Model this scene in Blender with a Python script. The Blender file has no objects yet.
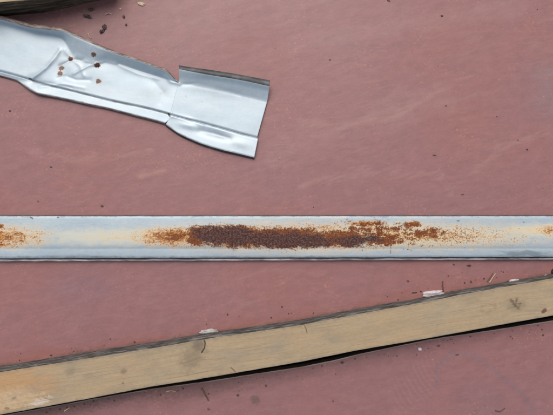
import bpy, bmesh, math, random
from mathutils import Vector, noise as mnoise

# ------------------------------------------------------------------ camera, sky, sun, exposure
S = 0.0015            # metres of panel surface per photograph pixel
D = 0.72              # camera height above the panels
scn = bpy.context.scene
COL = scn.collection
cam_d = bpy.data.cameras.new("camera"); cam = bpy.data.objects.new("camera", cam_d); COL.objects.link(cam)
cam.location = (0, 0, D); cam.rotation_euler = (0, 0, 0)
cam_d.sensor_width = 36; cam_d.lens = 36 * D / (553 * S)
cam_d.clip_start = 0.01; cam_d.clip_end = 100
scn.camera = cam

SUN_EL, SUN_AZ = math.radians(55), math.radians(-12)      # azimuth measured from +y (top of the picture)
w = bpy.data.worlds.new("World"); scn.world = w; w.use_nodes = True
nt = w.node_tree
bg = nt.nodes["Background"]
sky = nt.nodes.new("ShaderNodeTexSky"); sky.sky_type = 'NISHITA'; sky.sun_disc = False
sky.sun_elevation = SUN_EL; sky.sun_rotation = SUN_AZ
sky.air_density = 1.0; sky.dust_density = 3.0; sky.ozone_density = 1.0
hs = nt.nodes.new("ShaderNodeHueSaturation"); hs.inputs["Saturation"].default_value = 0.6      # overcast: a greyer sky
nt.links.new(sky.outputs[0], hs.inputs["Color"]); nt.links.new(hs.outputs[0], bg.inputs[0]); bg.inputs[1].default_value = 0.15
sd = bpy.data.lights.new("sun", 'SUN'); sd.energy = 1.5; sd.angle = math.radians(50); sd.color = (1, 0.95, 0.89)
sun = bpy.data.objects.new("sun", sd); COL.objects.link(sun)
dirv = Vector((math.sin(SUN_AZ) * math.cos(SUN_EL), math.cos(SUN_AZ) * math.cos(SUN_EL), math.sin(SUN_EL)))
sun.rotation_euler = dirv.to_track_quat('Z', 'Y').to_euler()
sun.location = dirv * 3
vs = scn.view_settings
vs.view_transform = 'Standard'; vs.look = 'None'; vs.gamma = 1; vs.exposure = 0.07

random.seed(11)

# ------------------------------------------------------------------ helpers
def P(px, py, z=0.0):
    """point at height z (metres) whose place on the panel grid is px, py"""
    k = (D - z) / D
    return Vector(((px - 276.5) * S * k, (207.5 - py) * S * k, z))

def mesh_obj(name, verts, faces, uvs, mats, parent=None, fmat=None, smooth=False, bevel=0, solid=0, origin=None):
    me = bpy.data.meshes.new(name)
    o0 = origin or Vector((0, 0, 0))
    me.from_pydata([Vector(v) - o0 for v in verts], [], faces)
    lay = me.uv_layers.new(name="map")
    for poly in me.polygons:
        for li, vi in zip(poly.loop_indices, poly.vertices):
            lay.data[li].uv = (uvs[vi][0] / 100, uvs[vi][1] / 100)
        poly.use_smooth = smooth
        if fmat: poly.material_index = fmat[poly.index]
    for m in (mats if isinstance(mats, (list, tuple)) else [mats]): me.materials.append(m)
    me.update()
    o = bpy.data.objects.new(name, me); COL.objects.link(o)
    if parent is not None:
        o.parent = parent
        o.location = o0 - parent.location if origin else -parent.location
    else:
        o.location = o0
    if bevel:
        b = o.modifiers.new("bevel", 'BEVEL'); b.width = bevel; b.segments = 2; b.limit_method = 'ANGLE'; b.angle_limit = math.radians(40)
    if solid:
        s = o.modifiers.new("thickness", 'SOLIDIFY'); s.thickness = solid; s.offset = -1
    return o

def tag(o, label=None, cat=None, group=None, kind=None):
    for k, v in (('label', label), ('category', cat), ('group', group), ('kind', kind)):
        if v: o[k] = v
    return o

def empty(name, loc):
    e = bpy.data.objects.new(name, None); COL.objects.link(e); e.location = loc; e.empty_display_size = 0.02
    return e

def lerp(a, b, t): return a + (b - a) * t
def interp(pts, x):
    if x <= pts[0][0]: a, b = pts[0], pts[1]
    elif x >= pts[-1][0]: a, b = pts[-2], pts[-1]
    else:
        for a, b in zip(pts, pts[1:]):
            if a[0] <= x <= b[0]: break
    return lerp(a[1], b[1], (x - a[0]) / (b[0] - a[0]))

# ------------------------------------------------------------------ node expressions
class X:
    nt = None
    def __init__(s, sock): s.s = sock
    @staticmethod
    def op(kind, *a, clamp=False):
        n = X.nt.nodes.new("ShaderNodeMath"); n.operation = kind; n.use_clamp = clamp
        for i, v in enumerate(a):
            if isinstance(v, X): X.nt.links.new(v.s, n.inputs[i])
            else: n.inputs[i].default_value = v
        return X(n.outputs[0])
    def __add__(s, o): return X.op('ADD', s, o)
    __radd__ = __add__
    def __sub__(s, o): return X.op('SUBTRACT', s, o)
    def __rsub__(s, o): return X.op('SUBTRACT', o, s)
    def __mul__(s, o): return X.op('MULTIPLY', s, o)
    __rmul__ = __mul__
    def __truediv__(s, o): return X.op('DIVIDE', s, o)
    def max(s, o): return X.op('MAXIMUM', s, o)
    def min(s, o): return X.op('MINIMUM', s, o)
    def abs(s): return X.op('ABSOLUTE', s)
    def sqrt(s): return X.op('SQRT', s)
    def pow(s, o): return X.op('POWER', s, o)
    def clamp(s): return X.op('ADD', s, 0.0, clamp=True)
    def ss(s, a, b):
        n = X.nt.nodes.new("ShaderNodeMapRange"); n.interpolation_type = 'SMOOTHSTEP'
        X.nt.links.new(s.s, n.inputs[0]); n.inputs[1].default_value = a; n.inputs[2].default_value = b
        if a > b:
            n.inputs[1].default_value = b; n.inputs[2].default_value = a
            n.inputs[3].default_value = 1; n.inputs[4].default_value = 0
        return X(n.outputs[0])

def start(name):
    m = bpy.data.materials.new(name); m.use_nodes = True
    X.nt = m.node_tree
    uv = X.nt.nodes.new("ShaderNodeUVMap"); uv.uv_map = "map"
    sp = X.nt.nodes.new("ShaderNodeSeparateXYZ"); X.nt.links.new(uv.outputs[0], sp.inputs[0])
    x = X(sp.outputs[0]) * 100.0; y = X(sp.outputs[1]) * 100.0       # photograph-pixel-sized units (1.5 mm)
    return m, X.nt.nodes["Principled BSDF"], x, y

def vec(x, y, z=0.0):
    n = X.nt.nodes.new("ShaderNodeCombineXYZ")
    for i, v in enumerate((x, y, z)):
        if isinstance(v, X): X.nt.links.new(v.s, n.inputs[i])
        else: n.inputs[i].default_value = v
    return n.outputs[0]

def noi(x, y, size, detail=3, rough=0.55, ax=1.0, ang=0.0, seed=0.0, dist=0.0):
    """noise in 0..1 with features about `size` units; ax stretches it along direction ang (degrees)"""
    if ang:
        c, s = math.cos(math.radians(ang)), math.sin(math.radians(ang))
        x, y = x * c + y * s, y * c - x * s
    n = X.nt.nodes.new("ShaderNodeTexNoise"); n.noise_dimensions = '3D'
    X.nt.links.new(vec(x * (1 / (size * ax)), y * (1 / size), seed), n.inputs["Vector"])
    n.inputs["Scale"].default_value = 1; n.inputs["Detail"].default_value = detail
    n.inputs["Roughness"].default_value = rough; n.inputs["Distortion"].default_value = dist
    return X(n.outputs[0])

def ell(x, y, cx, cy, rx, ry, ang=0):
    """1 at the centre, 0 on the ellipse, negative outside"""
    dx, dy = x - cx, y - cy
    if ang:
        c, s = math.cos(math.radians(ang)), math.sin(math.radians(ang))
        dx, dy = dx * c + dy * s, dy * c - dx * s
    dx = dx * (1 / rx); dy = dy * (1 / ry)
    return 1.0 - (dx * dx + dy * dy).sqrt()

def seg(x, y, a, b):
    """distance to a segment"""
    bx, by = b[0] - a[0], b[1] - a[1]; L = bx * bx + by * by
    px, py = x - a[0], y - a[1]
    t = ((px * bx + py * by) * (1 / L)).clamp()
    ex, ey = px - t * bx, py - t * by
    return (ex * ex + ey * ey).sqrt()

def pline(x, y, pts):
    d = None
    for a, b in zip(pts, pts[1:]):
        e = seg(x, y, a, b); d = e if d is None else d.min(e)
    return d

def rgb(c):
    n = X.nt.nodes.new("ShaderNodeRGB"); n.outputs[0].default_value = (*c, 1); return n.outputs[0]
def mix(a, b, f):
    n = X.nt.nodes.new("ShaderNodeMix"); n.data_type = 'RGBA'
    fa = n.inputs[0]
    if isinstance(f, X): X.nt.links.new(f.s, fa)
    else: fa.default_value = f
    X.nt.links.new(a, n.inputs[6]); X.nt.links.new(b, n.inputs[7])
    return n.outputs[2]
def mulc(c, f):
    n = X.nt.nodes.new("ShaderNodeVectorMath"); n.operation = 'SCALE'
    X.nt.links.new(c, n.inputs[0])
    if isinstance(f, X): X.nt.links.new(f.s, n.inputs["Scale"])
    else: n.inputs["Scale"].default_value = f
    return n.outputs[0]
def tint(c, t):
    n = X.nt.nodes.new("ShaderNodeVectorMath"); n.operation = 'MULTIPLY'
    X.nt.links.new(c, n.inputs[0]); n.inputs[1].default_value = t
    return n.outputs[0]
def finish(b, col, rough=0.5, metal=0.0, height=None, bstr=0.3, bdist=0.001, spec=0.5):
    L = X.nt.links
    L.new(col, b.inputs["Base Color"])
    for k, v in (("Roughness", rough), ("Metallic", metal), ("Specular IOR Level", spec)):
        if isinstance(v, X): L.new(v.s, b.inputs[k])
        else: b.inputs[k].default_value = v
    if height is not None:
        n = X.nt.nodes.new("ShaderNodeBump"); n.inputs["Strength"].default_value = bstr; n.inputs["Distance"].default_value = bdist
        L.new(height.s, n.inputs["Height"]); L.new(n.outputs[0], b.inputs["Normal"])

# ------------------------------------------------------------------ materials
# pixel lines of the seam and of the batten that lies along it
GAP = [(-260, 462), (0, 415.7), (92, 398.9), (150, 388.8), (199, 382.3), (245, 375.2), (300, 366.8), (330, 361.0), (361, 353.4),
       (430, 339.2), (457, 335.2), (511, 327.0), (553, 320.3), (820, 272)]
BAT_LO = [(-120, 437.5), (0, 415), (50, 405.9), (92, 398.2), (150, 387), (190, 380.9), (231, 374), (300, 362.2), (356, 350.8), (430, 338.2), (511, 323.2), (553, 315.8), (680, 292)]
BAT_UP = [(-120, 391.5), (0, 372), (54, 363.6), (150, 348.6), (204, 339.2), (300, 325.2), (361, 313.4), (430, 301.2), (457, 295.4), (553, 278.2), (680, 255)]

def mat_panel(upper=True):
    m, b, x, y = start("red_film_face")
    base = rgb((0.262, 0.119, 0.121))
    big = noi(x, y, 130, 3, .5, seed=1.3)
    col = mix(base, rgb((0.275, 0.114, 0.106)), big.ss(.42, .66) * .6)
    col = mix(col, rgb((0.235, 0.115, 0.126)), noi(x, y, 90, 3, .6, seed=7.7).ss(.48, .72) * .5)
    # wiping streaks, mostly rising to the right
    st = noi(x, y, 9, 4, .6, ax=9, ang=-17, seed=3)
    st2 = noi(x, y, 3.0, 3, .6, ax=14, ang=-22, seed=9, dist=.6)
    st3 = noi(x, y, 2.2, 2, .6, ax=7, ang=-62, seed=19, dist=.8)
    pres = noi(x, y, 70, 2, .5, seed=21).ss(.42, .62)
    pres2 = noi(x, y, 60, 2, .5, seed=31).ss(.5, .66)
    col = mix(col, rgb((0.32, 0.19, 0.185)), st.ss(.5, .78) * pres * .45)
    col = mix(col, rgb((0.205, 0.105, 0.115)), st2.ss(.5, .72) * pres * .30)
    col = mix(col, rgb((0.315, 0.175, 0.17)), st3.ss(.5, .7) * pres2 * .22)
    if upper:
        # pale broad wiping marks in the upper right
        d = seg(x, y, (292, 45), (520, 5)) + (noi(x, y, 20, 3, seed=2) - .5) * 26
        col = mix(col, rgb((0.34, 0.195, 0.19)), d.ss(13, 3) * (.08 + st.ss(.3, .7) * .25))
        d = seg(x, y, (275, 150), (440, 95)) + (noi(x, y, 20, 3, seed=5) - .5) * 34
        col = mix(col, rgb((0.335, 0.19, 0.18)), d.ss(24, 4) * (.05 + st.ss(.3, .7) * .28))
        # bluish worn patch at the right edge
        e = ell(x, y, 556, 88, 44, 52) + (noi(x, y, 18, 4, .6, seed=4) - .5) * 1.1
        col = mix(col, rgb((0.235, 0.150, 0.165)), e.ss(0, .9) * (.3 + st.ss(.35, .65) * .4))
        # curved wipe marks
        for k, pts in enumerate(([(300, 120), (340, 128), (390, 118), (430, 96)], [(330, 40), (372, 52), (420, 40)], [(20, 150), (80, 160), (150, 150)],
                                 [(10, 185), (70, 176), (130, 184)], [(300, 186), (360, 172), (440, 176)], [(190, 20), (250, 30), (290, 20)], [(450, 190), (500, 150), (548, 130)])):
            dd = pline(x, y, pts) + (noi(x, y, 13, 4, .7, ax=3, ang=-15, seed=100 + k) - .5) * 26
            col = mix(col, rgb((0.36, 0.20, 0.18) if k % 2 == 0 else (0.21, 0.115, 0.12)), dd.ss(5, 0) * (.08 + st2.ss(.35, .65) * .30))
        # pale orange scuff left of centre
        e = seg(x, y, (140, 176), (166, 170)) + (noi(x, y, 5, 3, .7, seed=6) - .5) * 11
        col = mix(col, rgb((0.42, 0.225, 0.17)), e.ss(5, -3) * .5)
        # faint purple rubs between the channel and the batten
        e = ell(x, y, 85, 288, 60, 22) + (st2 - .5) * 2.2
        col = mix(col, rgb((0.195, 0.115, 0.15)), e.ss(0, .8) * .35)
        # brown grime beside the lower batten
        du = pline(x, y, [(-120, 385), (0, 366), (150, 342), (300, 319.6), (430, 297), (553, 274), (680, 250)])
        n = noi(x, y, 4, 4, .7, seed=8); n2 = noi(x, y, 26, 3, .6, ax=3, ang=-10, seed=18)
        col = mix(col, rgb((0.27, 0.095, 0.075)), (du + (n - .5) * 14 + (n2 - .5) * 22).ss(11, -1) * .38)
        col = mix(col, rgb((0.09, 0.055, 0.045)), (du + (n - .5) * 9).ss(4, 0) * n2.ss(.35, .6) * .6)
        dt = pline(x, y, [(-100, 34), (27, 17), (130, 0), (260, -22)])  # darker brown band along the base of the top-left batten
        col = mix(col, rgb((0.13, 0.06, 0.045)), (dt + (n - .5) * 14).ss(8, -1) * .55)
    else:
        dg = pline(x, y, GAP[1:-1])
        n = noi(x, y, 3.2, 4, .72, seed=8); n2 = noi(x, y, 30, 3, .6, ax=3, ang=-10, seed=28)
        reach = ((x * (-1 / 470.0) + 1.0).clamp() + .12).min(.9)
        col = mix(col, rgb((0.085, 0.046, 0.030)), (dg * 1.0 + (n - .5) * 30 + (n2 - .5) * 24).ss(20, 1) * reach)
        # bluish ring-shaped smear, lower right
        ar = pline(x, y, [(436, 384), (439, 366), (452, 354), (468, 354), (484, 362), (498, 374), (516, 388), (530, 404), (538, 424)])
        ar = ar + (noi(x, y, 8, 4, .65, seed=41) - .5) * 10
        col = mix(col, rgb((0.175, 0.115, 0.135)), ar.ss(6, 0) * .5)
        e = ell(x, y, 482, 400, 40, 30) + (noi(x, y, 12, 3, .6, seed=43) - .5)
        col = mix(col, rgb((0.19, 0.112, 0.13)), e.ss(0, .7) * .45)
        # dark oily scuff and the short scratch below the batten
        e = ell(x, y, 255, 399.5, 7, 5.5, 35) + (noi(x, y, 3, 3, .7, seed=44) - .5) * 1.5
        col = mix(col, rgb((0.085, 0.062, 0.055)), e.ss(0, .55) * .75)
        # fine parallel wiping ripples
        cx, cy = x - 470.0, y - 350.0
        r = (cx * cx + cy * cy).sqrt() * 1.25 + noi(x, y, 25, 2, seed=50) * 7
        rip = X.op('SINE', r)
        col = mix(col, rgb((0.33, 0.19, 0.18)), (rip.ss(.2, 1) * ell(x, y, 418, 385, 45, 26, -50).ss(0, .6)) * .28)
        col = mix(col, rgb((0.225, 0.108, 0.118)), .35)
    # faint print of the veneer under the film: fine wavering grain, and broken mottling
    wob = noi(x, y, 40, 3, .55, seed=83) * 22 + noi(x, y, 14, 3, .6, ax=3, seed=84) * 3
    gr = noi(x, y + wob, 1.7, 3, .7, ax=13, ang=-6, seed=81)
    gr2 = noi(x, y + wob, 5.0, 3, .65, ax=7, ang=-6, seed=82)
    mo = noi(x, y, 9, 6, .72, ax=1.4, ang=-20, seed=80)
    gp = noi(x, y, 55, 3, .6, seed=85).ss(.35, .65)
    col = mulc(col, .66 + (gr - .5) * (gp * .24 + .10) + gr2 * .16 + mo * .52)
    col = mix(col, rgb((0.31, 0.165, 0.145)), (gr2.ss(.5, .72) * gp) * .2)
    col = mix(col, rgb((0.20, 0.11, 0.12)), (noi(x, y + wob, 3.2, 3, .7, ax=9, ang=-14, seed=88).ss(.5, .72) * (1.0 - gp)) * .22)
    scr = noi(x, y, .9, 2, .6, ax=30, ang=-28, seed=86); scr2 = noi(x, y, .9, 2, .6, ax=22, ang=37, seed=87)
    col = mix(col, rgb((0.36, 0.22, 0.20)), scr.max(scr2 - .01).ss(.68, .76) * .35)
    # orange-pink flecks, dust and dark specks
    f = noi(x, y, 3.0, 2, .6, seed=60); f2 = noi(x, y, 45, 2, .5, seed=61)
    col = mix(col, rgb((0.44, 0.165, 0.11)), (f + (f2 - .5) * .35).ss(.64, .74) * .6)
    f = noi(x, y, 1.9, 2, .7, ax=2.2, ang=-35, seed=62)
    col = mix(col, rgb((0.5, 0.36, 0.3)), (f + (f2 - .5) * .25).ss(.70, .80) * .6)
    f = noi(x, y, 2.0, 2, .7, seed=63)
    col = mix(col, rgb((0.06, 0.035, 0.035)), f.ss(.715, .80) * .6)
    fine = noi(x, y, 1.3, 2, .6, seed=64)
    col = tint(mulc(col, .90 + fine * .20), (1.055, 1.07, .99))
    rough = .47 + (big - .5) * .2 + (st - .5) * .25
    finish(b, col, rough.clamp(), 0, noi(x, y, 2.5, 4, .6, seed=70) + st2 * .6, .22, .0006, .45)
    return m

def steel_base(x, y, seed, c1, c2, c3, k=1.0):
    n = noi(x, y, 22, 3, .55, ax=3, seed=seed); f = noi(x, y, 2.4, 3, .6, ax=1.6, seed=seed + 2)
    col = mix(rgb(c1), rgb(c2), n.ss(.35, .68))
    col = mix(col, rgb(c3), noi(x, y, 7, 4, .65, ax=6, seed=seed + 4).ss(.52, .75) * .4)
    col = tint(mulc(col, (.86 + f * .28) * k), (.96, 1.02, 1.01))
    return col, n, f

def mat_channel():
    m, b, x, y = start("galvanised_rusty")
    col, n, f = steel_base(x, y, 2, (0.49, 0.55, 0.60), (0.57, 0.61, 0.635), (0.40, 0.46, 0.51), .78)
    hi = noi(x, y, 1.7, 3, .75, seed=11)       # speck noise
    hi2 = noi(x, y, 1.7, 3, .8, seed=18)
    md = noi(x, y, 5, 4, .65, ax=1.7, seed=12)
    lo = noi(x, y, 20, 2, .5, ax=2, seed=13)
    h = (hi - .5) ; g = (md - .5)
    # chalky cream bloom round the rust
    cr = ell(x, y, 390, 236, 185, 14.5).max(ell(x, y, 165, 236, 70, 11)).max(ell(x, y, -5, 237, 75, 14)).max(ell(x, y, 120, 237, 110, 11) * .7)
    cr = cr.max(ell(x, y, 545, 231, 60, 9) * .8)
    cream = (cr + g * .9 + h * .5).ss(-.15, .5)
    col = mix(col, rgb((0.60, 0.57, 0.45)), cream * .8)
    col = mix(col, rgb((0.66, 0.50, 0.27)), (cr + g * 1.2 + h * 1.2 - .08).ss(.25, .85) * .7)
    wr = ell(x, y, 545, 230, 75, 6) + g * .8
    col = mix(col, rgb((0.66, 0.52, 0.32)), wr.ss(0, .8) * .5)
    # body of the rust: distance fields of its patches
    core = ell(x, y, 236, 236.6, 50, 13.0, 3).max(ell(x, y, 288, 238.2, 56, 12.2, 1)).max(ell(x, y, 340, 239, 36, 9.8, -1) * .85)
    core = core.max(ell(x, y, 197, 236, 13, 12) * .9)
    up = (ell(x, y, 366, 223.8, 27, 3.6) * .55).max(ell(x, y, 413, 224.4, 11, 3.6) * .75)
    rightp = ell(x, y, 382, 240, 26, 7) * .6
    rightp = rightp.max(ell(x, y, 430, 233, 18, 6) * .5).max(ell(x, y, 385, 235, 44, 12) * .33).max(ell(x, y, 372, 229.5, 30, 4) * .38).max(ell(x, y, 419, 235, 6, 4) * .7)
    leftp = ell(x, y, 176, 236, 22, 8.5) * .75
    leftp = leftp.max(ell(x, y, 174, 238.5, 11, 3.6))
    edge0 = ell(x, y, -8, 237, 29, 10) * .62
    edge0 = edge0.max(ell(x, y, 0, 245, 14, 2.2) * .7).max(ell(x, y, 0, 226, 5, 3) * .6)
    spread = ell(x, y, 300, 237, 135, 16) * .30
    spread = spread.max(ell(x, y, 420, 236, 90, 12) * .17).max(ell(x, y, 175, 237, 42, 11) * .45).max(ell(x, y, 4, 237, 42, 11) * .30)
    spread = spread.max(ell(x, y, 552, 230, 16, 5) * .2)
    patches = up.max(rightp)
    clump0 = noi(x, y, 4.2, 4, .7, ax=1.3, seed=33) - .5
    band = (y - 237.5).abs().ss(15.5, 9.5)
    allf = core.max(patches + clump0 * .9).max(leftp).max(edge0).max(spread)
    # pale orange-brown, medium and dark layers
    orange = (allf * 1.3 + h * 1.7 * (band * .8 + .2) + g * .9 * (band * .8 + .2) - .10).ss(-.06, .36)
    tone = mix(rgb((0.56, 0.235, 0.065)), rgb((0.33, 0.105, 0.03)), md.ss(.4, .62))
    halo = (allf * 1.2 + g * .5 + h * .3 + .13).ss(-.06, .42)
    col = mix(col, rgb((0.68, 0.43, 0.18)), halo * .62)
    col = mix(col, tone, orange * .92)
    fo = core * 1.35
    clump = noi(x, y, 4.2, 4, .7, ax=1.3, seed=33) - .5
    fo = fo.max(up * .9 + clump * 1.2).max(rightp * 1.45 - .02 + clump * 2.6).max(leftp * .9 - .18).max(edge0 * .6 - .12)
    g7 = noi(x, y, 8, 3, .6, ax=1.5, seed=19) - .5
    red = (fo + h * 1.3 + g * 1.3 + g7 * .7 - .10).ss(-.06, .32)
    col = mix(col, mix(rgb((0.23, 0.066, 0.022)), rgb((0.115, 0.034, 0.018)), hi.ss(.38, .62)), red * .95)
    # specks thrown out on the bloom
    sp = (noi(x, y, 2.0, 2, .75, seed=15) + (spread.max(ell(x, y, 440, 237, 95, 13) * .28)) * .55 + (lo - .5) * .25).ss(.645, .71)
    col = mix(col, rgb((0.23, 0.10, 0.05)), sp * .75)
    # dark greyish-maroon scab
    lobes = ell(x, y, 229, 236.3, 44, 11, 3).max(ell(x, y, 285, 240, 58, 9.2, 1)).max(ell(x, y, 352, 240.5, 27, 6.2) * .75).max(ell(x, y, 368, 239, 22, 5) * .5)
    scab = (lobes + h * .8 + g * .8 + g7 * .8 - .0).ss(-.04, .34)
    col = mix(col, mix(rgb((0.045, 0.024, 0.022)), rgb((0.165, 0.105, 0.100)), hi2.ss(.44, .66)), scab * .9)
    col = mix(col, rgb((0.17, 0.055, 0.03)), scab * noi(x, y, 3.4, 4, .75, seed=24).ss(.52, .66) * .6)
    col = mix(col, rgb((0.62, 0.28, 0.08)), red * noi(x, y, 2.6, 3, .75, seed=25).ss(.60, .70) * (1.0 - scab) * .8)
    # greenish dull stain and smears near the right end
    sm = noi(x, y, 6, 4, .6, ax=4, ang=8, seed=16)
    e = ell(x, y, 525, 253.5, 42, 4.2)
    col = mix(col, rgb((0.16, 0.20, 0.22)), ((e + (sm - .5) * 2.6).ss(.1, .8)) * .75)
    e = ell(x, y, 90, 256.5, 60, 3.0)
    col = mix(col, rgb((0.24, 0.28, 0.31)), ((e + (sm - .5) * 2.6).ss(.1, .8)) * .6)
    e = ell(x, y, 31, 217.6, 3.4, 1.3, 25).max(ell(x, y, 58, 217.6, 1.5, 1.2)).max(ell(x, y, 458, 221, 3, .9)).max(ell(x, y, 524, 222, 1.2, 1))
    col = mix(col, rgb((0.05, 0.05, 0.05)), (e + h * 2.2 + g * 2 - .25).ss(0, .3) * .85)
    edd = (y - 216.5).abs().min((y - 257.2).abs())
    col = mix(col, rgb((0.15, 0.15, 0.155)), (edd + (md - .5) * 8 + h * 4).ss(1.3, -1.3) * .6)
    scr = noi(x, y, 1.0, 3, .7, ax=16, seed=26); col = mulc(col, .90 + scr * .2)
    grime = noi(x, y, 1.5, 3, .7, seed=17)
    col = mix(col, rgb((0.2, 0.2, 0.2)), grime.ss(.68, .76) * .5)
    met = (.25 - (orange.max(red).max(cream * .6)) * .25).clamp()
    rough = (.52 + orange.max(red) * .4 + (f - .5) * .2 + cream * .15).clamp()
    hgt = orange * .35 + red * (.5 + hi * 1.4) + f * .12
    finish(b, col, rough, met, hgt, .5, .0008, (.5 - orange.max(red) * .42).clamp())
    return m

def mat_trim():
    m, b, x, y = start("galvanised_pale")
    col, n, f = steel_base(x, y, 40, (0.66, 0.72, 0.77), (0.77, 0.81, 0.84), (0.60, 0.67, 0.73), .69)
    col = tint(col, (.985, 1.0, 1.01))
    col = mix(col, rgb((0.45, 0.50, 0.55)), noi(x, y, 14, 4, .6, ax=1.5, ang=15, seed=46).ss(.58, .8) * .4)
    sp_ = noi(x, y, 1.4, 3, .7, seed=48)
    col = mix(col, rgb((0.22, 0.23, 0.24)), sp_.ss(.68, .78) * .5)
    scr = noi(x, y, 1.0, 2, .6, ax=25, ang=17, seed=49); col = mix(col, rgb((0.42, 0.48, 0.53)), scr.ss(.6, .74) * .35)
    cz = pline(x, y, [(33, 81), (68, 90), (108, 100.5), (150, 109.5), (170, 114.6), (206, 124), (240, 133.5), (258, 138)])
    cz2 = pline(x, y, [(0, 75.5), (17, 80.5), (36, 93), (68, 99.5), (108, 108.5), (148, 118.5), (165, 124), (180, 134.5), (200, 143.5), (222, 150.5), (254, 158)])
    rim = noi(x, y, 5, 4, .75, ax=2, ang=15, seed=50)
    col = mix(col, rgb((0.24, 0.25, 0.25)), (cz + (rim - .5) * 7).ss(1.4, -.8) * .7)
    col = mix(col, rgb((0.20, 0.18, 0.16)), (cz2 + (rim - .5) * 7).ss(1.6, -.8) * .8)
    dirt = noi(x, y, 26, 5, .7, ax=1.4, ang=20, seed=51)
    col = mix(col, rgb((0.40, 0.43, 0.45)), dirt.ss(.52, .72) * .4)
    e = ell(x, y, 222, 136, 15, 3.6, 14).max(ell(x, y, 186, 122.5, 9, 2.2, 20)) + (rim - .5) * 1.2
    col = mix(col, rgb((0.28, 0.29, 0.29)), e.ss(0, .8) * .45)  # grey shading of the flange dents, put into the colour
    rr = None; hh = (noi(x, y, 1.6, 3, .7, seed=47) - .5)
    for hx, hy, r in HOLES:
        e = ell(x, y, hx, hy, r * 2.3, r * 2.0); rr = e if rr is None else rr.max(e)
    col = mix(col, rgb((0.62, 0.47, 0.37)), (rr + hh * 1.3).ss(.0, .6) * .6)
    col = mix(col, rgb((0.105, 0.055, 0.035)), (rr + hh * 1.3).ss(.3, .55) * .95)
    # scuffs
    e = ell(x, y, 186, 96.5, 2.2, 1.0, 50).max(ell(x, y, 202, 102, 1.6, .8)).max(ell(x, y, 165, 92, 9, 9) * .35).max(ell(x, y, 66, 50.5, 1.1, .9))
    col = mix(col, rgb((0.35, 0.38, 0.40)), (e + hh * .8).ss(.05, .4) * .6)
    e = ell(x, y, 30.5, 79, 2.2, .9, 15).max(ell(x, y, 169, 115, 2.4, 1.2, 60))
    col = mix(col, rgb((0.03, 0.03, 0.03)), (e + hh * .7).ss(0, .3) * .9)
    finish(b, col, (.42 + (n - .5) * .25 + (f - .5) * .15).clamp(), .22, f * .2 + n * .4, .15, .0008)
    return m

def mat_dull(name, c1, c2, rough=.6, metal=0.2, size=4, ax=3, ang=15, seed=1, spec=.4):
    m, b, x, y = start(name)
    n = noi(x, y, size, 4, .7, ax=ax, ang=ang, seed=seed)
    col = mix(rgb(c1), rgb(c2), n.ss(.4, .64))
    finish(b, col, rough, metal, n, .3, .0006, spec)
    return m

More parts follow.
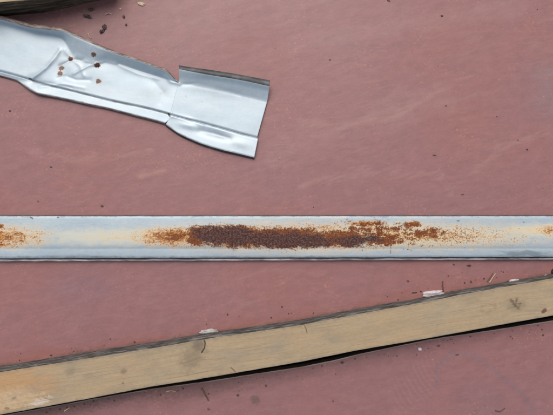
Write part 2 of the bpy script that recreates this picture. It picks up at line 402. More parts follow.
def mat_wood():
    m, b, x, y = start("planed_softwood")
    # grain coordinates along the batten
    ang = -9.7
    c, s = math.cos(math.radians(ang)), math.sin(math.radians(ang))
    u = x * c + y * s; v = y * c - x * s
    def knotf(kx, ky, r):
        dx, dy = x - kx, y - ky
        return X.op('EXPONENT', (dx * dx + dy * dy) * (-1 / (r * r)))
    k1 = knotf(199, 346, 13); k2 = knotf(515, 301, 12); k3 = knotf(123.5, 371.5, 6); k4 = knotf(546, 309, 7); k5 = knotf(489, 307, 7)
    v2 = v + k1 * 5 + k2 * 4 - k4 * 3 + noi(u, v, 60, 2, .5, ax=2, seed=5) * 5
    g1 = noi(u, v2, 2.6, 4, .65, ax=34, seed=6)
    g2 = noi(u, v2, 1.1, 3, .7, ax=26, seed=7)
    g3 = noi(u, v, 16, 4, .65, ax=2.2, seed=8)
    col = mix(rgb((0.515, 0.400, 0.250)), rgb((0.435, 0.318, 0.185)), g1.ss(.34, .7) * .6)
    col = mix(col, rgb((0.60, 0.49, 0.34)), g2.ss(.5, .8) * .22)
    col = mix(col, rgb((0.345, 0.285, 0.195)), g3.ss(.46, .74) * .6)
    blot = noi(x, y, 6, 4, .65, seed=9)
    col = mix(col, rgb((0.33, 0.28, 0.20)), blot.ss(.56, .75) * .4)
    # knot at 199,346 with a dirty fan below it
    e = ell(x, y, 192, 357, 24, 17, 120) + (blot - .5) * 1.6
    col = mix(col, rgb((0.255, 0.20, 0.135)), e.ss(0, .8) * .6)
    e = ell(x, y, 198.5, 344.5, 8, 9) + (g2 - .5) * .8
    col = mix(col, rgb((0.22, 0.165, 0.12)), e.ss(0, .6) * .7)
    crk = pline(x, y, [(204.0, 339.0), (205.2, 343), (204.6, 348), (201.8, 352.2)])
    crk2 = pline(x, y, [(231, 367.5), (234.5, 371), (236, 374.5)]).min(pline(x, y, [(304.5, 325), (306.2, 329), (307.0, 332.5)]))
    col = mix(col, rgb((0.035, 0.026, 0.02)), (crk + (blot - .5) * 1).ss(1.1, .3) * .92)
    col = mix(col, rgb((0.12, 0.07, 0.04)), crk2.ss(.9, .1) * .8)
    # small knots
    e = ell(x, y, 123.8, 371, 4.4, 3.4, -25); col = mix(col, rgb((0.19, 0.125, 0.085)), (e + (g2 - .5) * .9 + (blot - .5)).ss(-.1, .7) * .8)
    e = ell(x, y, 122.8, 383, 1.5, 1.1); col = mix(col, rgb((0.15, 0.08, 0.05)), e.ss(0, .4) * .85)
    e = ell(x, y, 70, 372, 9, 6, -30) + (blot - .5) * 1.6; col = mix(col, rgb((0.25, 0.21, 0.14)), e.ss(0, .8) * .5)
    tw = pline(x, y, [(511, 299.5), (515.5, 305.5), (518.5, 309)]).min(pline(x, y, [(516.8, 299), (516, 305)])).min(pline(x, y, [(515.5, 305.5), (520.5, 303.5)]))
    e = ell(x, y, 515, 304, 16, 10) + (blot - .5) * 1.6; col = mix(col, rgb((0.28, 0.21, 0.13)), e.ss(0, .8) * .45)
    col = mix(col, rgb((0.085, 0.05, 0.035)), (tw + (blot - .5) * 8 + (g2 - .5) * 6).ss(2.4, -.8) * .8)
    e = ell(x, y, 544, 311, 4.2, 2.6, -40) + (blot - .5); col = mix(col, rgb((0.14, 0.06, 0.05)), e.ss(0, .4) * .85)
    rg = (ell(x, y, 488, 308, 7, 4.2, -8).abs() + (blot - .5) * .5); col = mix(col, rgb((0.33, 0.18, 0.11)), (rg + (g2 - .5) * 1.6 + (blot - .5) * 1.5).ss(.4, .0) * .3)
    fib0 = noi(x, y, 2, 4, .7, ax=3, ang=25, seed=95)
    # orange, sappy left end with a torn pale patch
    e = ell(x, y, 5, 389, 62, 25, -14) + (g3 - .5) * 1.4 + (blot - .5) * .5
    col = mix(col, rgb((0.58, 0.34, 0.16)), e.ss(-.05, .6) * .85)
    e = ell(x, y, 6, 402, 46, 11, -10) + (blot - .5) * 1.3
    col = mix(col, rgb((0.66, 0.50, 0.30)), e.ss(.12, .3) * .75)
    tor = noi(x, y, 4, 5, .75, ax=2.5, ang=28, seed=94)
    e = ell(x, y, 40, 401.5, 13, 5, -18) + (tor - .5) * 3.2
    col = mix(col, rgb((0.80, 0.70, 0.60)), e.ss(0, .5) * .75)
    e = ell(x, y, 12, 397, 34, 14, -14) + (tor - .5) * 2.4
    col = mix(col, rgb((0.74, 0.56, 0.36)), e.ss(0.1, .6) * .6)
    col = mix(col, rgb((0.42, 0.22, 0.09)), (e + (fib0 - .5) * 2).ss(.1, .5) * tor.ss(.42, .6) * .35)
    e = ell(x, y, 14, 398, 3.6, 1.7, -25).max(ell(x, y, 7, 408.5, 4, 2)) + (blot - .5) * 1.2
    col = mix(col, rgb((0.24, 0.14, 0.08)), e.ss(0, .5) * .7)
    warm = noi(u, v, 34, 3, .6, ax=2.6, seed=90)
    col = mix(col, rgb((0.56, 0.385, 0.21)), warm.ss(.46, .7) * .5)
    col = mix(col, rgb((0.34, 0.30, 0.235)), noi(u, v, 20, 4, .65, ax=2, seed=91).ss(.5, .72) * .5)
    fib = noi(u, v2, .8, 3, .75, ax=12, seed=92)
    col = mulc(col, .68 + fib * .34 + noi(x, y, 2.2, 4, .7, ax=1.5, seed=93) * .30)
    ed = pline(x, y, BAT_UP[1:-1]).min(pline(x, y, BAT_LO[1:-1]))
    col = mix(col, rgb((0.24, 0.20, 0.15)), (ed + (blot - .5) * 9).ss(2.6, -.6) * .55)
    ln = noi(u, v2, 1.3, 2, .6, ax=60, seed=96)
    col = mix(col, rgb((0.30, 0.20, 0.115)), ln.ss(.56, .68) * (.15 + noi(u, v, 25, 2, .5, ax=2, seed=97).ss(.4, .6) * .35))
    # greyed upper arris
    col = tint(mulc(col, .92 + g2 * .15), (.75, .73, .715))
    finish(b, col, .72, 0, g1 * .5 + g2 * .4 - crk.ss(1.4, 0) * 1.5, .35, .0008, .3)
    return m

HOLES = [(70.6, 59, 1.9), (61.3, 68.2, 2.1), (60.0, 73.6, 2.1), (93.8, 54.6, 1.9), (97.2, 65.2, 2.3), (98.6, 81.4, 2.1)]

M_UP, M_LOW = mat_panel(True), mat_panel(False)
M_CH, M_TR, M_WOOD = mat_channel(), mat_trim(), mat_wood()
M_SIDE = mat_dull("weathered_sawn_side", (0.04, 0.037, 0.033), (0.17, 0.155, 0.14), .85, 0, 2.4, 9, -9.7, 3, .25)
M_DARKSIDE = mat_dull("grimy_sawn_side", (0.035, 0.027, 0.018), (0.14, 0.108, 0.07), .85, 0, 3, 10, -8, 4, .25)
M_WOOD2 = mat_dull("old_softwood", (0.42, 0.31, 0.18), (0.30, 0.21, 0.12), .75, 0, 3, 12, -8, 5, .3)
M_HEM = mat_dull("pale_zinc_hem", (0.20, 0.17, 0.155), (0.60, 0.56, 0.53), .6, .15, 3, 9, 0, 6)
M_RIM = mat_dull("tarnished_rim_and_shadow", (0.055, 0.055, 0.055), (0.105, 0.105, 0.103), .5, .4, 5, 3, 18, 7)  # trim rim, and the painted shadow line of the channel
M_RIMB = mat_dull("browned_rim", (0.15, 0.105, 0.085), (0.33, 0.28, 0.25), .6, .2, 2.5, 4, 15, 8)
M_WORN = mat_dull("worn_panel_arris", (0.50, 0.40, 0.35), (0.30, 0.20, 0.17), .7, 0, 3, 8, -10, 9)
M_PLY = mat_dull("raw_panel_edge", (0.05, 0.035, 0.025), (0.09, 0.06, 0.04), .9, 0, 2, 20, -10, 10)
M_SOIL = mat_dull("dark_soil", (0.010, 0.009, 0.008), (0.02, 0.018, 0.015), .95, 0, 8, 1, 0, 11, .1)
M_CHIP = mat_dull("white_plaster", (0.60, 0.53, 0.53), (0.36, 0.30, 0.30), .8, 0, 2.5, 1.5, 0, 12)
M_CHIPG = mat_dull("grey_plaster", (0.47, 0.45, 0.42), (0.30, 0.28, 0.26), .8, 0, 2.5, 1.5, 0, 13)
M_BARK = mat_dull("dark_bark", (0.035, 0.025, 0.022), (0.13, 0.09, 0.075), .9, 0, 1.4, 1.5, 0, 14)
M_STRAW = mat_dull("dry_straw", (0.45, 0.34, 0.22), (0.62, 0.50, 0.36), .8, 0, 1.4, 2, 0, 15)
M_TWIG = mat_dull("brown_twig", (0.09, 0.05, 0.038), (0.15, 0.09, 0.065), .85, 0, 1.4, 2, 0, 16)
M_RUST = mat_dull("rusted_burr", (0.03, 0.017, 0.012), (0.115, 0.055, 0.032), .85, .2, 1.2, 1, 0, 17)
M_BLACK = mat_dull("black_rubber", (0.012, 0.012, 0.013), (0.03, 0.03, 0.03), .5, 0, 2, 1, 0, 18)

# ------------------------------------------------------------------ the surface
def slab(name, outline, mat_top, z0, z1, label_mats=None):
    n = len(outline)
    vs_ = [P(px, py, 0) for px, py in outline]
    V = [Vector((v.x, v.y, z1)) for v in vs_] + [Vector((v.x, v.y, z0)) for v in vs_]
    F = [list(range(n))[::-1], list(range(n, 2 * n))]
    F += [[i, (i + 1) % n, n + (i + 1) % n, n + i] for i in range(n)]
    uv = list(outline) * 2
    return mesh_obj(name, V, F, uv, [mat_top, M_PLY], fmat=[0] + [1] * (n + 1))

def sub(pts, step=12):
    xs = []; x = pts[0][0]
    while x < pts[-1][0]: xs.append(x); x += step
    xs.append(pts[-1][0])
    return [(x, interp(pts, x)) for x in xs]
gap_line = [(x, y + .35 * mnoise.noise(Vector((x * .06, 3, 0))) + .25 * mnoise.noise(Vector((x * .3, 9, 0)))) for x, y in sub(GAP, 5)]
upper_edge = [(x, y - 17) for x, y in sub(GAP, 40)]

# winding: outline listed clockwise on the page, so that faces look up after reversing
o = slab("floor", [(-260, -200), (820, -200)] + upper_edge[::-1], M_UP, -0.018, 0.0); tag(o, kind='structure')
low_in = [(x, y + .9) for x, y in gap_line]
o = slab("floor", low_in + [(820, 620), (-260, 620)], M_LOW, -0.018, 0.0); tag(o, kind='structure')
# worn pale arris along the lower panel
V, F, U = [], [], []
for x, y in gap_line:
    V += [P(x, y, -0.0011), P(x, y + .95, 0.00025), P(x, y + .9, -0.004)]; U += [(x, y), (x, y + 1), (x, y + 1)]
for i in range(len(gap_line) - 1):
    a, c = 3 * i, 3 * i + 3
    F += [[a, a + 1, c + 1, c], [a + 2, a, c, c + 2]]
w_ = mesh_obj("worn_edge", V, F, U, M_WORN, parent=o)
V = [P(-300, -300), P(860, -300), P(860, 700), P(-300, 700)]
V = [Vector((v.x * 1.3, v.y * 1.3, -0.09)) for v in V]
o = mesh_obj("ground", V, [[3, 2, 1, 0]], [(-300, -300), (860, -300), (860, 700), (-300, 700)], M_SOIL); tag(o, kind='structure')

# ------------------------------------------------------------------ timber battens
def batten(name, up, lo, hz, top_mat, side_mat, label, group=None, z0=0.0006, lo_side=None):
    xs = sorted(set([p[0] for p in up] + list(range(int(up[0][0]), int(up[-1][0]), 6))))
    org = P(sum(p[0] for p in up) / len(up), sum(p[1] for p in up) / len(up), 0)
    V, F, U, FM = [], [], [], []
    for x in xs:
        h = hz(x)
        j = .22 * mnoise.noise(Vector((x * .09, 1, 0))) + .2 * mnoise.noise(Vector((x * .35, 5, 0)))
        yu = interp(up, x) + j; yl = interp(lo, x) + .3 * mnoise.noise(Vector((x * .1, 8, 0)))
        a = P(x, yu, h); d = P(x, yl, h)
        rg_ = .0009 * mnoise.noise(Vector((x * .15, 2, 3))) + .0006 * mnoise.noise(Vector((x * .6, 2, 3)))
        row = [Vector((a.x, a.y + .001 + rg_, z0)), Vector((a.x, a.y + .0012 + rg_, h - .009)), Vector((a.x, a.y + .0004 + rg_ * .5, h - .0075)),
               Vector((a.x, a.y - .0024, h - .0062)), Vector((a.x, a.y - .0018, h - .0015)), Vector((a.x, a.y - .0002, h - .0006)), Vector((a.x, a.y - .0007, h))]  # undercut groove added to the side to give a dark shadow line
        uu = [(x, yu - 22), (x, yu - 8), (x, yu - 7), (x, yu - 5), (x, yu - 2), (x, yu - 1), (x, yu)]
        for t in (.15, .3, .5, .7, .85):
            q = a.lerp(d, t); row.append(Vector((q.x, q.y, h + .00025 * mnoise.noise(Vector((x * .02, t * 4, 0))))))
            uu.append((x, lerp(yu, yl, t)))
        row += [Vector((d.x, d.y + .0007, h)), Vector((d.x, d.y, h - .0009)), Vector((d.x, d.y, z0))]
        uu += [(x, yl), (x, yl + 1), (x, yl + 22)]
        V += row; U += uu
    k = 15
    for i in range(len(xs) - 1):
        for j in range(k):
            a, b2 = i * k + j, i * k + (j + 1) % k
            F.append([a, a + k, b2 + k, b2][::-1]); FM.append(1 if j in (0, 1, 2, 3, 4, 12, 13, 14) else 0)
    F += [list(range(k)), list(range((len(xs) - 1) * k, len(xs) * k))[::-1]]; FM += [1, 1]
    o = mesh_obj(name, V, F, U, [top_mat, side_mat], fmat=FM, origin=org)
    bm = bmesh.new(); bm.from_mesh(o.data); bmesh.ops.recalc_face_normals(bm, faces=bm.faces); bm.to_mesh(o.data); bm.free()
    return tag(o, label, "timber batten", group)

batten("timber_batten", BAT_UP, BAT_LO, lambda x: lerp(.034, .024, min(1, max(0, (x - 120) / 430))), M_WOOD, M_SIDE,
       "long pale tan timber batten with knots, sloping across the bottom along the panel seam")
UP2_T = [(-140, -47), (108, -75)]
UP2_B = [(-140, 16.5), (0, 2.8), (30, .2), (108, -17)]
batten("timber_batten", UP2_T, UP2_B, lambda x: .044, M_WOOD2, M_DARKSIDE,
       "old timber batten with a nearly black grimy side, cut off by the top left corner")

# ------------------------------------------------------------------ galvanised channel
ch = empty("metal_channel", P(276.5, 238, 0))
tag(ch, "straight grey galvanised steel channel with a long dark rust patch, lying across the middle", "steel channel")
def extrude(name, rows, mats, parent, x0=-120, x1=680, step=4, jit=.22, solid=0, drift=True):
    V, F, U = [], [], []
    n = len(rows); xs = [x0 + i * step for i in range(int((x1 - x0) / step) + 1)]
    for x in xs:
        kk = (x / 553.0)
        for (y, z) in rows:
            f = max(0, (y - 245) / 15.0)
            yy = y + (f * (.7 - 1.6 * kk) if drift else 0)
            yy += jit * mnoise.noise(Vector((x * .05, y * .02, 0))) + jit * .7 * mnoise.noise(Vector((x * .25, y * .05, 7)))
            zz = z + .35 * mnoise.noise(Vector((x * .012, y * .06, 4)))
            V.append(P(x, yy, zz / 1000)); U.append((x, yy))
    for i in range(len(xs) - 1):
        for j in range(n - 1):
            a = i * n + j; F.append([a + 1, a + n + 1, a + n, a][::-1])
    o = mesh_obj(name, V, F, U, mats, parent=parent, smooth=True, solid=solid)
    return o
web = [(217.3, 1), (216.4, 4), (216.0, 10), (216.2, 11.7), (217.0, 12.3), (219, 12.5), (222, 12.7), (227, 13.0), (233, 13.3), (239, 13.3), (244, 13.0), (247.4, 12.5),
       (248.4, 11.9), (249.4, 12.0), (252, 12.0), (255, 11.8), (257.2, 11.5), (257.7, 10.5), (257.8, 7), (257.8, 3.4), (257.9, 2.6)]
o = extrude("web", web, M_CH, ch)
hem = [(257.8, 2.6), (258.3, 3.0), (258.6, 5.4), (259.1, 6.6), (259.9, 6.8), (260.5, 6.2), (260.8, 4.5), (260.8, 1.0)]
o = extrude("hem", hem, M_HEM, ch, jit=.3)
shadow_lip = [(216.5, .8), (215.6, .9), (215.1, 2.0), (215.2, 3.2), (215.9, 4.4), (216.4, 4.4)]  # added dark strip, paints the shadow line along the channel's top edge
o = extrude("edge_shadow", shadow_lip, M_RIM, ch, jit=.25)

# ------------------------------------------------------------------ bent pale trim, upper left
tr = empty("metal_trim", P(130, 80, 0))
tag(tr, "pale bent galvanised trim offcut with torn notch and six rusty nail holes, upper left", "metal trim")
def catm(pts, t):
    n = len(pts) - 1; i = min(int(t), n - 1); f = t - i
    p0 = pts[max(i - 1, 0)]; p1 = pts[i]; p2 = pts[i + 1]; p3 = pts[min(i + 2, n)]
    r = []
    for a, b_, c, d in zip(p0, p1, p2, p3):
        m1, m2 = (c - a) * .5 * .6, (d - b_) * .5 * .6
        r.append((2 * f**3 - 3 * f**2 + 1) * b_ + (f**3 - 2 * f**2 + f) * m1 + (-2 * f**3 + 3 * f**2) * c + (f**3 - f**2) * m2)
    return r
def bump2(x, y):
    z = 0
    def gs(cx, cy, rx, ry, a, ang=0):
        c, s = math.cos(math.radians(ang)), math.sin(math.radians(ang))
        dx, dy = x - cx, y - cy; u = dx * c + dy * s; v = dy * c - dx * s
        return a * math.exp(-(u / rx)**2 - (v / ry)**2)
    z += gs(45, 66, 26, 3.2, .7, -42)      # oblique ridge running up from the pinch
    z += gs(78, 62, 13, 7, -.8, 25)
    z += gs(96, 72, 14, 8, .5, 20)
    z += gs(62, 71, 8, 8, -1.3)
    z += gs(70, 57, 5, 4, -1.0)
    z += gs(33, 80, 6, 4, -2.0)
    z += gs(164, 92, 9, 10, -.9, 15)
    z += gs(150, 88, 14, 10, .9, 15)
    z += gs(216, 90, 30, 5, .9, 10)
    z += gs(215, 134, 14, 3.5, -2.6, 14)
    z += gs(190, 126, 9, 3, 1.6, 14)
    z += gs(240, 143, 10, 4, 1.3, 14)
    def ridge(pts, w_, a):
        d = 1e9
        for (ax, ay), (bx, by) in zip(pts, pts[1:]):
            L = (bx - ax)**2 + (by - ay)**2; t = max(0, min(1, ((x - ax) * (bx - ax) + (y - ay) * (by - ay)) / L))
            d = min(d, math.hypot(x - ax - t * (bx - ax), y - ay - t * (by - ay)))
        return 1.2 * a * math.exp(-abs(d / w_)**1.2)
    z += ridge([(32, 79), (46, 68), (55, 58), (60, 50)], 1.3, 1.6)
    z += ridge([(76, 56), (86, 61), (95, 63.5), (106, 60.5), (117, 63)], 1.0, 1.9)
    z += ridge([(33, 81), (52, 84), (72, 88)], 1.2, -.8)
    z += ridge([(60, 66), (72, 60), (84, 60)], 1.3, -1.3)
    z += ridge([(73, 74), (88, 66), (97, 64)], 1.3, 1.2)
    z += ridge([(180, 85), (196, 83), (214, 87), (240, 94)], 1.5, -.7)
    z += ridge([(64, 50), (70, 57), (80, 66), (84, 76)], 1.4, .8)
    z += ridge([(58, 78), (66, 76), (76, 80), (90, 80)], 1.5, -.8)
    z += ridge([(90, 47), (94, 56), (96, 64)], 1.2, 1.1)
    z += ridge([(40, 87), (62, 84), (84, 88)], 1.4, .7)
    z += ridge([(120, 66), (138, 74), (158, 79)], 1.6, .6)
    z += ridge([(166, 76), (171, 82), (180, 84)], 1.2, 1.4)
    z += ridge([(172, 116), (190, 119), (203, 126)], 1.4, .8)
    z += ridge([(200, 131), (215, 134), (230, 139)], 1.8, -1.1)
    z += ridge([(154, 82), (163, 92), (160, 103)], 3, -.5)
    z += .25 * mnoise.noise(Vector((x * .03, y * .05, 2))) + .12 * mnoise.noise(Vector((x * .09, y * .12, 5)))
    return z
def trim_patch(name, rows, divs, N, mats, fm, parent, solid=0):
    V, F, U, FM = [], [], [], []
    K = sum(divs) + 1
    for i in range(N + 1):
        t = i / N
        R = [catm(r, t * (len(r) - 1)) for r in rows]
        line = []
        for a, b_, dv in zip(R, R[1:], divs):
            for k in range(dv): line.append([lerp(p, q, k / dv) for p, q in zip(a, b_)])
        line.append(R[-1])
        for (x, y, z) in line:
            U.append((x, y)); V.append(P(x, y, max(.4, z + bump2(x, y)) / 1000))
    rid = []
    for bi, dv in enumerate(divs): rid += [fm[bi]] * dv
    for i in range(N):
        for j in range(K - 1):
            a = i * K + j; F.append([a, a + 1, a + K + 1, a + K]); FM.append(rid[j])
    o = mesh_obj(name, V, F, U, mats, parent=parent, fmat=FM, smooth=True, solid=solid)
    return o
# rows listed from the upper rim down to the lower rim: (x, y, height in mm)
Xw = [-90, 0, 30, 62, 74, 84, 94, 106, 118, 140, 156, 168, 177]
A = [(-90, -2, 17), (0, 15.7, 18), (30, 23.7, 18), (62, 28.2, 18), (76, 34, 18), (90, 40.7, 18), (100, 45, 18), (110, 49.2, 18), (122, 53.5, 18), (140, 59.5, 18), (156, 65.5, 17), (167, 69.8, 13), (176.6, 80.6, 5)]
Bm = [(-90, 2, 19), (0, 19.6, 20), (30, 27.6, 20), (62, 31.4, 20), (76, 37, 20), (90, 43.0, 20), (100, 47.2, 20), (110, 51.5, 20), (122, 55.8, 20), (140, 61.6, 20), (156, 67.8, 19), (167, 72.2, 14), (177, 81.6, 6)]
Cc = [(-90, 6, 7), (0, 23, 5), (30, 31, 4.5), (62, 38, 4), (73, 54, 4), (83, 59, 4), (94, 63, 4), (106, 60.5, 3.6), (118, 63, 3.2), (140, 70.5, 3), (156, 75.5, 3), (167, 79, 3.4), (179.5, 83.0, 3.2)]
Dd = [(-90, 50, 3), (0, 71.5, 3), (24, 78, 3), (34, 81, 2.2), (46, 85, 2), (60, 88, 2), (74, 91.5, 2), (92, 96, 2), (110, 100.5, 2), (140, 106.8, 2), (152, 109.6, 2), (162, 112.2, 2.4), (172.5, 115.2, 2.4)]
Ee = [(-90, 54, 4), (0, 75.4, 4), (17, 80.4, 4.5), (25, 86, 6), (36, 92.6, 8), (52, 96, 6.5), (68, 99.2, 6), (88, 103.8, 6), (108.5, 108, 6), (135, 115, 6), (148, 118.3, 6), (158, 120.9, 6), (165.2, 123.0, 6.5)]
Ff = [(x, y + 1.7, max(.8, z - 3)) for x, y, z in Ee]
def off(rw, dy, dz): return [(x + dy * .25, y + dy, max(.5, z + dz)) for x, y, z in rw]
D_a, D_b = off(Dd, -1.3, 3.2), off(Dd, .9, 3.0)
D_c = off(Dd, 0, -.5)
trim_patch("long_section", [A, Bm, Cc, D_a, D_c, D_b, Ee, Ff], [2, 7, 34, 2, 2, 8, 1], 170, [M_RIMB, M_TR], [0, 1, 1, 1, 1, 1, 0], tr, .0008)
A2 = [(178.6, 65.4, 15), (192, 67.4, 16), (208, 69.6, 16), (230, 73, 16), (249, 76.4, 15.5), (269.8, 80.4, 15)]
B2 = [(179.2, 69.2, 17), (192, 71.8, 17.5), (208, 74.8, 17.5), (230, 78.3, 17), (249, 81.8, 16.5), (269.4, 86.4, 16)]
Bc = [(179.4, 79, 6.5), (192, 79.5, 8), (208, 79.5, 10), (230, 83, 10.5), (249, 86.5, 10.5), (268.9, 91, 10)]
C2 = [(178.4, 82.8, 4.5), (192, 84.8, 4), (208, 88, 3.6), (230, 92.8, 3.2), (249, 97, 3.2), (267.2, 101.5, 3.2)]
D2 = [(170.4, 114.8, 3.4), (186, 119, 2.6), (206, 124.0, 2.2), (224, 129, 2), (240, 133.5, 2), (257.6, 138, 2)]
E2 = [(165.6, 124.6, 6), (180, 134.4, 6), (200, 143.2, 6.5), (222, 150, 6.5), (238, 153.6, 6.5), (254.2, 157.6, 6)]
F2 = [(x, y + 1.8, max(.8, z - 4)) for x, y, z in E2]
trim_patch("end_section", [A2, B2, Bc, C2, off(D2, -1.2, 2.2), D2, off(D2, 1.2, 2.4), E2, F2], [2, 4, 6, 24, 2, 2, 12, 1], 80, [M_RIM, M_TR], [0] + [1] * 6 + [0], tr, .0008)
# nail holes with ragged rusty burrs
for hx, hy, r in HOLES:
    V, F, U = [], [], []
    K = 12
    base = 3.4 + bump2(hx, hy)
    if hy < 56: base += 2.2
    for (rr, dz) in ((1.0, .1), (.8, .9), (.55, .8), (.38, .3)):
        for k in range(K):
            a = 2 * math.pi * k / K; q = rr * r * (1 + .75 * mnoise.noise(Vector((math.cos(a) * 1.5 + hx, math.sin(a) * 1.5, rr))))
            V.append(P(hx + q * math.cos(a), hy + q * math.sin(a) * .9, (base + dz + .5 * mnoise.noise(Vector((k * 1.3, hx, 0)))) / 1000)); U.append((hx + q, hy + k))
    for j in range(3):
        for k in range(K):
            F.append([j * K + k, j * K + (k + 1) % K, (j + 1) * K + (k + 1) % K, (j + 1) * K + k])
    V.append(P(hx, hy, (base + .4) / 1000)); U.append((hx, hy)); c = len(V) - 1
    FM = [0] * len(F)
    for k in range(K): F.append([3 * K + k, 3 * K + (k + 1) % K, c]); FM.append(1)
    mesh_obj("nail_hole", V, F, U, [M_RUST, M_BLACK], parent=tr, fmat=FM)

# ------------------------------------------------------------------ loose bits
def lump(name, px, py, rx, ry, ang, h, mat, label, cat, group=None, seed=0, n=2, rag=.35, z=0.0, pw=1.0):
    bm = bmesh.new(); bmesh.ops.create_icosphere(bm, subdivisions=n, radius=1)
    org = P(px, py, z)
    c, s = math.cos(math.radians(-ang)), math.sin(math.radians(-ang))
    V = []
    for v in bm.verts:
        k = 1 + rag * mnoise.noise(v.co * 1.6 + Vector((seed * 3.1, px, py)))
        x, y, zz = math.copysign(abs(v.co.x) ** pw, v.co.x) * k * rx * S, v.co.y * k * ry * S, v.co.z * k
        V.append(Vector((x * c - y * s, x * s + y * c, (zz * .55 + .45) * h)) + org)
    F = [[v.index for v in f.verts] for f in bm.faces]; bm.free()
    U = [(276.5 + v.x / S, 207.5 - v.y / S) for v in V]
    o = mesh_obj(name, V, F, U, mat, origin=org, smooth=(rag < .3))
    return tag(o, label, cat, group)

def stick(name, pts, r, mat, label, cat, group=None, z=0.0012):
    cu = [P(x, y, z + .0006 * math.sin(i * 2.1)) for i, (x, y) in enumerate(pts)]
    org = cu[0].copy(); V, F = [], []
    K = 6
    for i, p in enumerate(cu):
        t = (cu[min(i + 1, len(cu) - 1)] - cu[max(i - 1, 0)]).normalized(); sdv = t.cross(Vector((0, 0, 1))).normalized()
        rr = r * S * (1 - .45 * i / (len(cu) - 1)) * (1 + .25 * math.sin(i * 3.7))
        for k in range(K):
            a = 2 * math.pi * k / K; V.append(p + sdv * math.cos(a) * rr + Vector((0, 0, math.sin(a) * rr)))
    for i in range(len(cu) - 1):
        for k in range(K): F.append([i * K + k, i * K + (k + 1) % K, (i + 1) * K + (k + 1) % K, (i + 1) * K + k][::-1])
    F += [list(range(K)), list(range((len(cu) - 1) * K, len(cu) * K))[::-1]]
    U = [(276.5 + v.x / S, 207.5 - v.y / S) for v in V]
    return tag(mesh_obj(name, V, F, U, mat, origin=org), label, cat, group)

lump("plaster_chip", 432.3, 293.4, 10.6, 2.7, -6, .004, M_CHIP, "large white elongated chip against the upper side of the tan batten", "chip", seed=1, n=4, rag=.5, pw=.6)
lump("plaster_chip", 209.3, 331.2, 8.2, 2.3, -5, .0035, M_CHIPG, "pale grey almond-shaped chip beside the batten, above its dark knot", "chip", seed=2, n=3, rag=.5, pw=.8)
lump("plaster_chip", 513.2, 280.4, 5, 1.5, -8, .003, M_CHIP, "small white chip beside the batten near the right edge", "chip", seed=3, n=3, rag=.3)
lump("plaster_chip", 545.6, 275.6, 2.0, 1.1, -4, .002, M_CHIP, "tiny white chip next to the black rubber plug", "chip", seed=4, rag=.3)
lump("plaster_chip", 419.5, 348.6, 2.3, 1.8, 20, .003, M_CHIP, "small white crumb below the batten on the lower panel", "chip", seed=5, rag=.5)
# black plug at the right edge
pl = empty("rubber_plug", P(554.6, 271.8, 0)); tag(pl, "black round rubber plug cut off by the right edge beneath the channel", "plug")
def disc(name, px, py, r, z0, z1, mat, parent):
    K = 24; V = [P(px, py, 0)] ; c0 = V[0]
    V = [c0 + Vector((r * S * f * math.cos(2 * math.pi * k / K), r * S * f * math.sin(2 * math.pi * k / K), z)) for f, z in ((1, z0), (1, z1 - .0006), (.85, z1)) for k in range(K)]
    F = [[j * K + k, j * K + (k + 1) % K, (j + 1) * K + (k + 1) % K, (j + 1) * K + k] for j in range(2) for k in range(K)]
    F.append(list(range(2 * K, 3 * K)))
    return mesh_obj(name, V, F, [(0, 0)] * len(V), mat, parent=parent, smooth=False)
disc("plug_body", 554.6, 271.8, 3.6, 0.0002, .004, M_BLACK, pl)
disc("pin", 554.6, 271.8, 1.5, .0035, .0052, M_CHIP, pl)
# bark and dirt pieces in the upper left
lump("bark_crumb", 87.5, 16.6, 3.8, 1.6, 12, .003, M_BARK, "flat dark bark flake just below the black-sided batten", "bark crumb", seed=6, rag=.8)
lump("bark_crumb", 91, 10.0, 2.8, 1.3, -8, .003, M_BARK, "dark bark flake tight against the black-sided batten", "bark crumb", seed=7, rag=.8)
g1 = lump("bark_crumb", 104.6, 27.6, 1.9, 3.0, 25, .003, M_BARK, "upper half of the broken dark bark crumb above the trim", "bark crumb", seed=8, rag=.8)
lump("bark_crumb", 101.8, 31.6, 2.7, 1.6, -30, .003, M_BARK, "lower half of the broken dark bark crumb above the trim", "bark crumb", seed=9, rag=.8)
lump("bark_crumb", 123.8, 17.0, 1.2, 1.5, 0, .002, M_TWIG, "upper of two small round brown crumbs right of the bark flakes", "bark crumb", seed=10, rag=.5)
lump("bark_crumb", 126.2, 25.0, 1.0, 1.3, 0, .002, M_TWIG, "lower of two small round brown crumbs right of the bark flakes", "bark crumb", seed=11, rag=.5)
lump("straw_bit", 141.5, 4.2, 3.6, 1.5, 12, .002, M_STRAW, "pale shaving on the red panel at the top edge", "shaving", seed=12, rag=.9)
lump("straw_bit", 120.5, 9.2, .9, 1.0, 0, .0015, M_STRAW, "tiny pale crumb left of the shaving at the top edge", "shaving", seed=13, rag=.5)
stick("straw_bit", [(105.5, 14.6), (108.6, 13.0), (112.4, 14.6)], .55, M_STRAW, "thin curled pale straw near the dark bark flakes", "straw")
stick("straw_bit", [(88, 33.4), (89.4, 36.6), (91.5, 38.6)], .55, M_STRAW, "thin pale straw touching the brown rim of the trim", "straw")
stick("twig", [(201.4, 388.2), (204.8, 394), (208.6, 400.6)], 1.1, M_TWIG, "short dark twig below the batten on the lower panel", "twig")
stick("twig", [(442.7, 281), (443.0, 286.5), (443.6, 292.0)], .6, M_TWIG, "thin dark twig standing off the end of the large white chip", "twig")
stick("twig", [(442.4, 291.6), (445.6, 294.2), (450, 295)], .7, M_BARK, "thin black twig lying right of the large white chip", "twig")
stick("twig", [(489.5, 282.4), (492.8, 277.4), (495.4, 273.4)], .55, M_STRAW, "thin pale splinter slanting between channel and batten near the right end", "splinter")
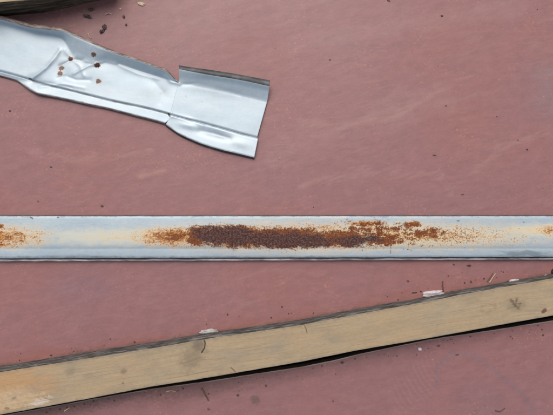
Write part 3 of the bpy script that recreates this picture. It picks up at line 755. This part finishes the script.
stick("twig", [(487.5, 281.6), (490.4, 277.2), (493.2, 273.0)], .5, M_TWIG, "thin brown splinter slanting between channel and batten near the right end", "splinter")
stick("straw_bit", [(64.5, 410.8), (67, 409.2), (69.6, 407.6)], .75, M_STRAW, "pale splinter under the orange left end of the batten", "splinter")
stick("straw_bit", [(166.5, 391.2), (171, 390.6), (175.5, 391.2)], .55, M_STRAW, "pale straw lying flat under the batten left of the knot", "straw")
stick("twig", [(495.5, 410.6), (500.5, 411.6), (505.0, 408.0)], .55, M_TWIG, "thin bent twig at the bottom edge in the bluish smear", "twig")
lump("bark_crumb", 452, 21.5, 0.9, .8, 0, .0015, M_BARK, "lone dark crumb upper right of centre", "bark crumb", seed=20, rag=.6) if False else None
singles = [(388.5, .8, 2.0, .8, 20, "dark crumb at the top edge right of centre"), (442, 16, 1.8, .8, 0, "flat dark crumb near the top, right of centre"),
           (434.5, 155.2, 2.2, .7, 4, "thin dark sliver on the open panel at right"), (527, 149.5, 1.3, .8, 30, "dark crumb at right between bluish patch and channel"),
           (462.5, 194.5, 1.6, .6, -5, "tiny dark sliver just above the channel at right"), (446, 105.8, 1.0, .6, 0, "faint dark speck in the middle of the open panel at right"),
           (102, 206, 1.8, 1.2, 20, "dark crumb just above the channel at left"), (51, 167, 1.3, .8, 0, "small dark crumb on the panel left, between trim and channel"),
           (38, 201.5, 1.2, .7, 30, "small dark crumb above the channel near the left end"), (10, 111, 1.2, .9, 0, "small dark crumb at the left edge below the trim"),
           (453.8, 264.4, 1.3, .9, 0, "small dark crumb under the channel, left of a wider one"), (468.7, 265.6, 3.0, 1.1, 5, "wide dark crumb under the channel at right"),
           (408, 281, 1.6, 1.2, 30, "dark crumb up and left of the large white chip"), (414.5, 292.5, 3.4, .9, -5, "flat brown flake left of the large white chip"),
           (471, 281.6, 1.2, 1.4, 0, "brown crumb between the large white chip and the small one"), (507.5, 281.4, 1.6, .9, -15, "dark crumb touching the small white chip near the right edge"),
           (266, 385.5, 1.4, 1.4, 0, "brown crumb up and right of the oily scuff below the batten"), (238, 395, 1.6, 1.4, 0, "brown crumb left of the oily scuff below the batten"),
           (438.6, 345.6, 1.9, 1.3, -20, "dark brown crumb right of the small white crumb below the batten"), (457, 354.6, 1.8, .9, -10, "dark crumb on top of the bluish ring smear"),
           (333, 401, 1.0, 1.0, 0, "small dark crumb at the bottom right of centre"), (342.5, 362.5, 2.4, 1.6, -10, "dark clod below the batten right of the black gap"),
           (208.5, 409.0, 1.6, 1.1, 10, "brown crumb at the bottom edge under the short twig")]
for i, (x, y, a, b_, ang, lab) in enumerate(singles):
    lump("dirt_crumb", x, y, a * .82, b_ * .8, ang, .0011, M_BARK if i % 2 else M_TWIG, lab, "crumb", seed=30 + i, rag=.7)
# fine crumbs strewn along the seam, alike: one prototype set copied
protos = [lump("dirt_grain", 60 + 7 * i, 409 - 1.25 * i, 1.15, .8, 30 * i, .0014, m_, "tiny brown dirt grain strewn on the lower panel along the batten", "dirt grain",
               "dirt grains along the lower side of the batten", seed=70 + i, n=1, rag=.7) for i, m_ in enumerate((M_BARK, M_TWIG, M_TWIG))]
for i in range(75):
    x = random.uniform(5, 455) if i < 62 else random.uniform(440, 545)
    off = abs(random.gauss(0, 1)) * (5 if x > 200 else 4) + 2.2
    c = protos[i % 3].copy(); COL.objects.link(c)
    c.location = P(x, interp(GAP, x) + off, 0); c.rotation_euler = (0, 0, random.uniform(0, 6.28))
    k = random.choice([.4, .5, .55, .7, 1.0]); c.scale = (k, k * random.uniform(.7, 1.2), k)
up_p = lump("dirt_grain", 398, 299.5, 1.0, .7, 0, .0013, M_BARK, "tiny dark dirt grain on the upper panel along the batten", "dirt grain", "dirt grains along the upper side of the batten", seed=90, n=1, rag=.7)
for i in range(34):
    x = random.uniform(0, 550)
    y = interp(BAT_UP, x) - 8.5 - abs(random.gauss(0, 1)) * 6
    c = up_p.copy(); COL.objects.link(c); c.location = P(x, y, 0); c.rotation_euler = (0, 0, random.uniform(0, 6.28))
    k = random.choice([.5, .6, .8, 1.1]); c.scale = (k, k, k)
up_q = lump("dirt_grain", 330, 60, .9, .6, 0, .0012, M_BARK, "tiny dark dirt grain scattered on the open red panel above the channel", "dirt grain", "dirt grains on the open upper panel", seed=91, n=1, rag=.7)
for i in range(14):
    x, y = random.uniform(5, 548), random.uniform(5, 208)
    if y < 165 and x < 275: continue
    c = up_q.copy(); COL.objects.link(c); c.location = P(x, y, 0); c.rotation_euler = (0, 0, random.uniform(0, 6.28))
    k = random.choice([.45, .6, .8]); c.scale = (k, k, k)
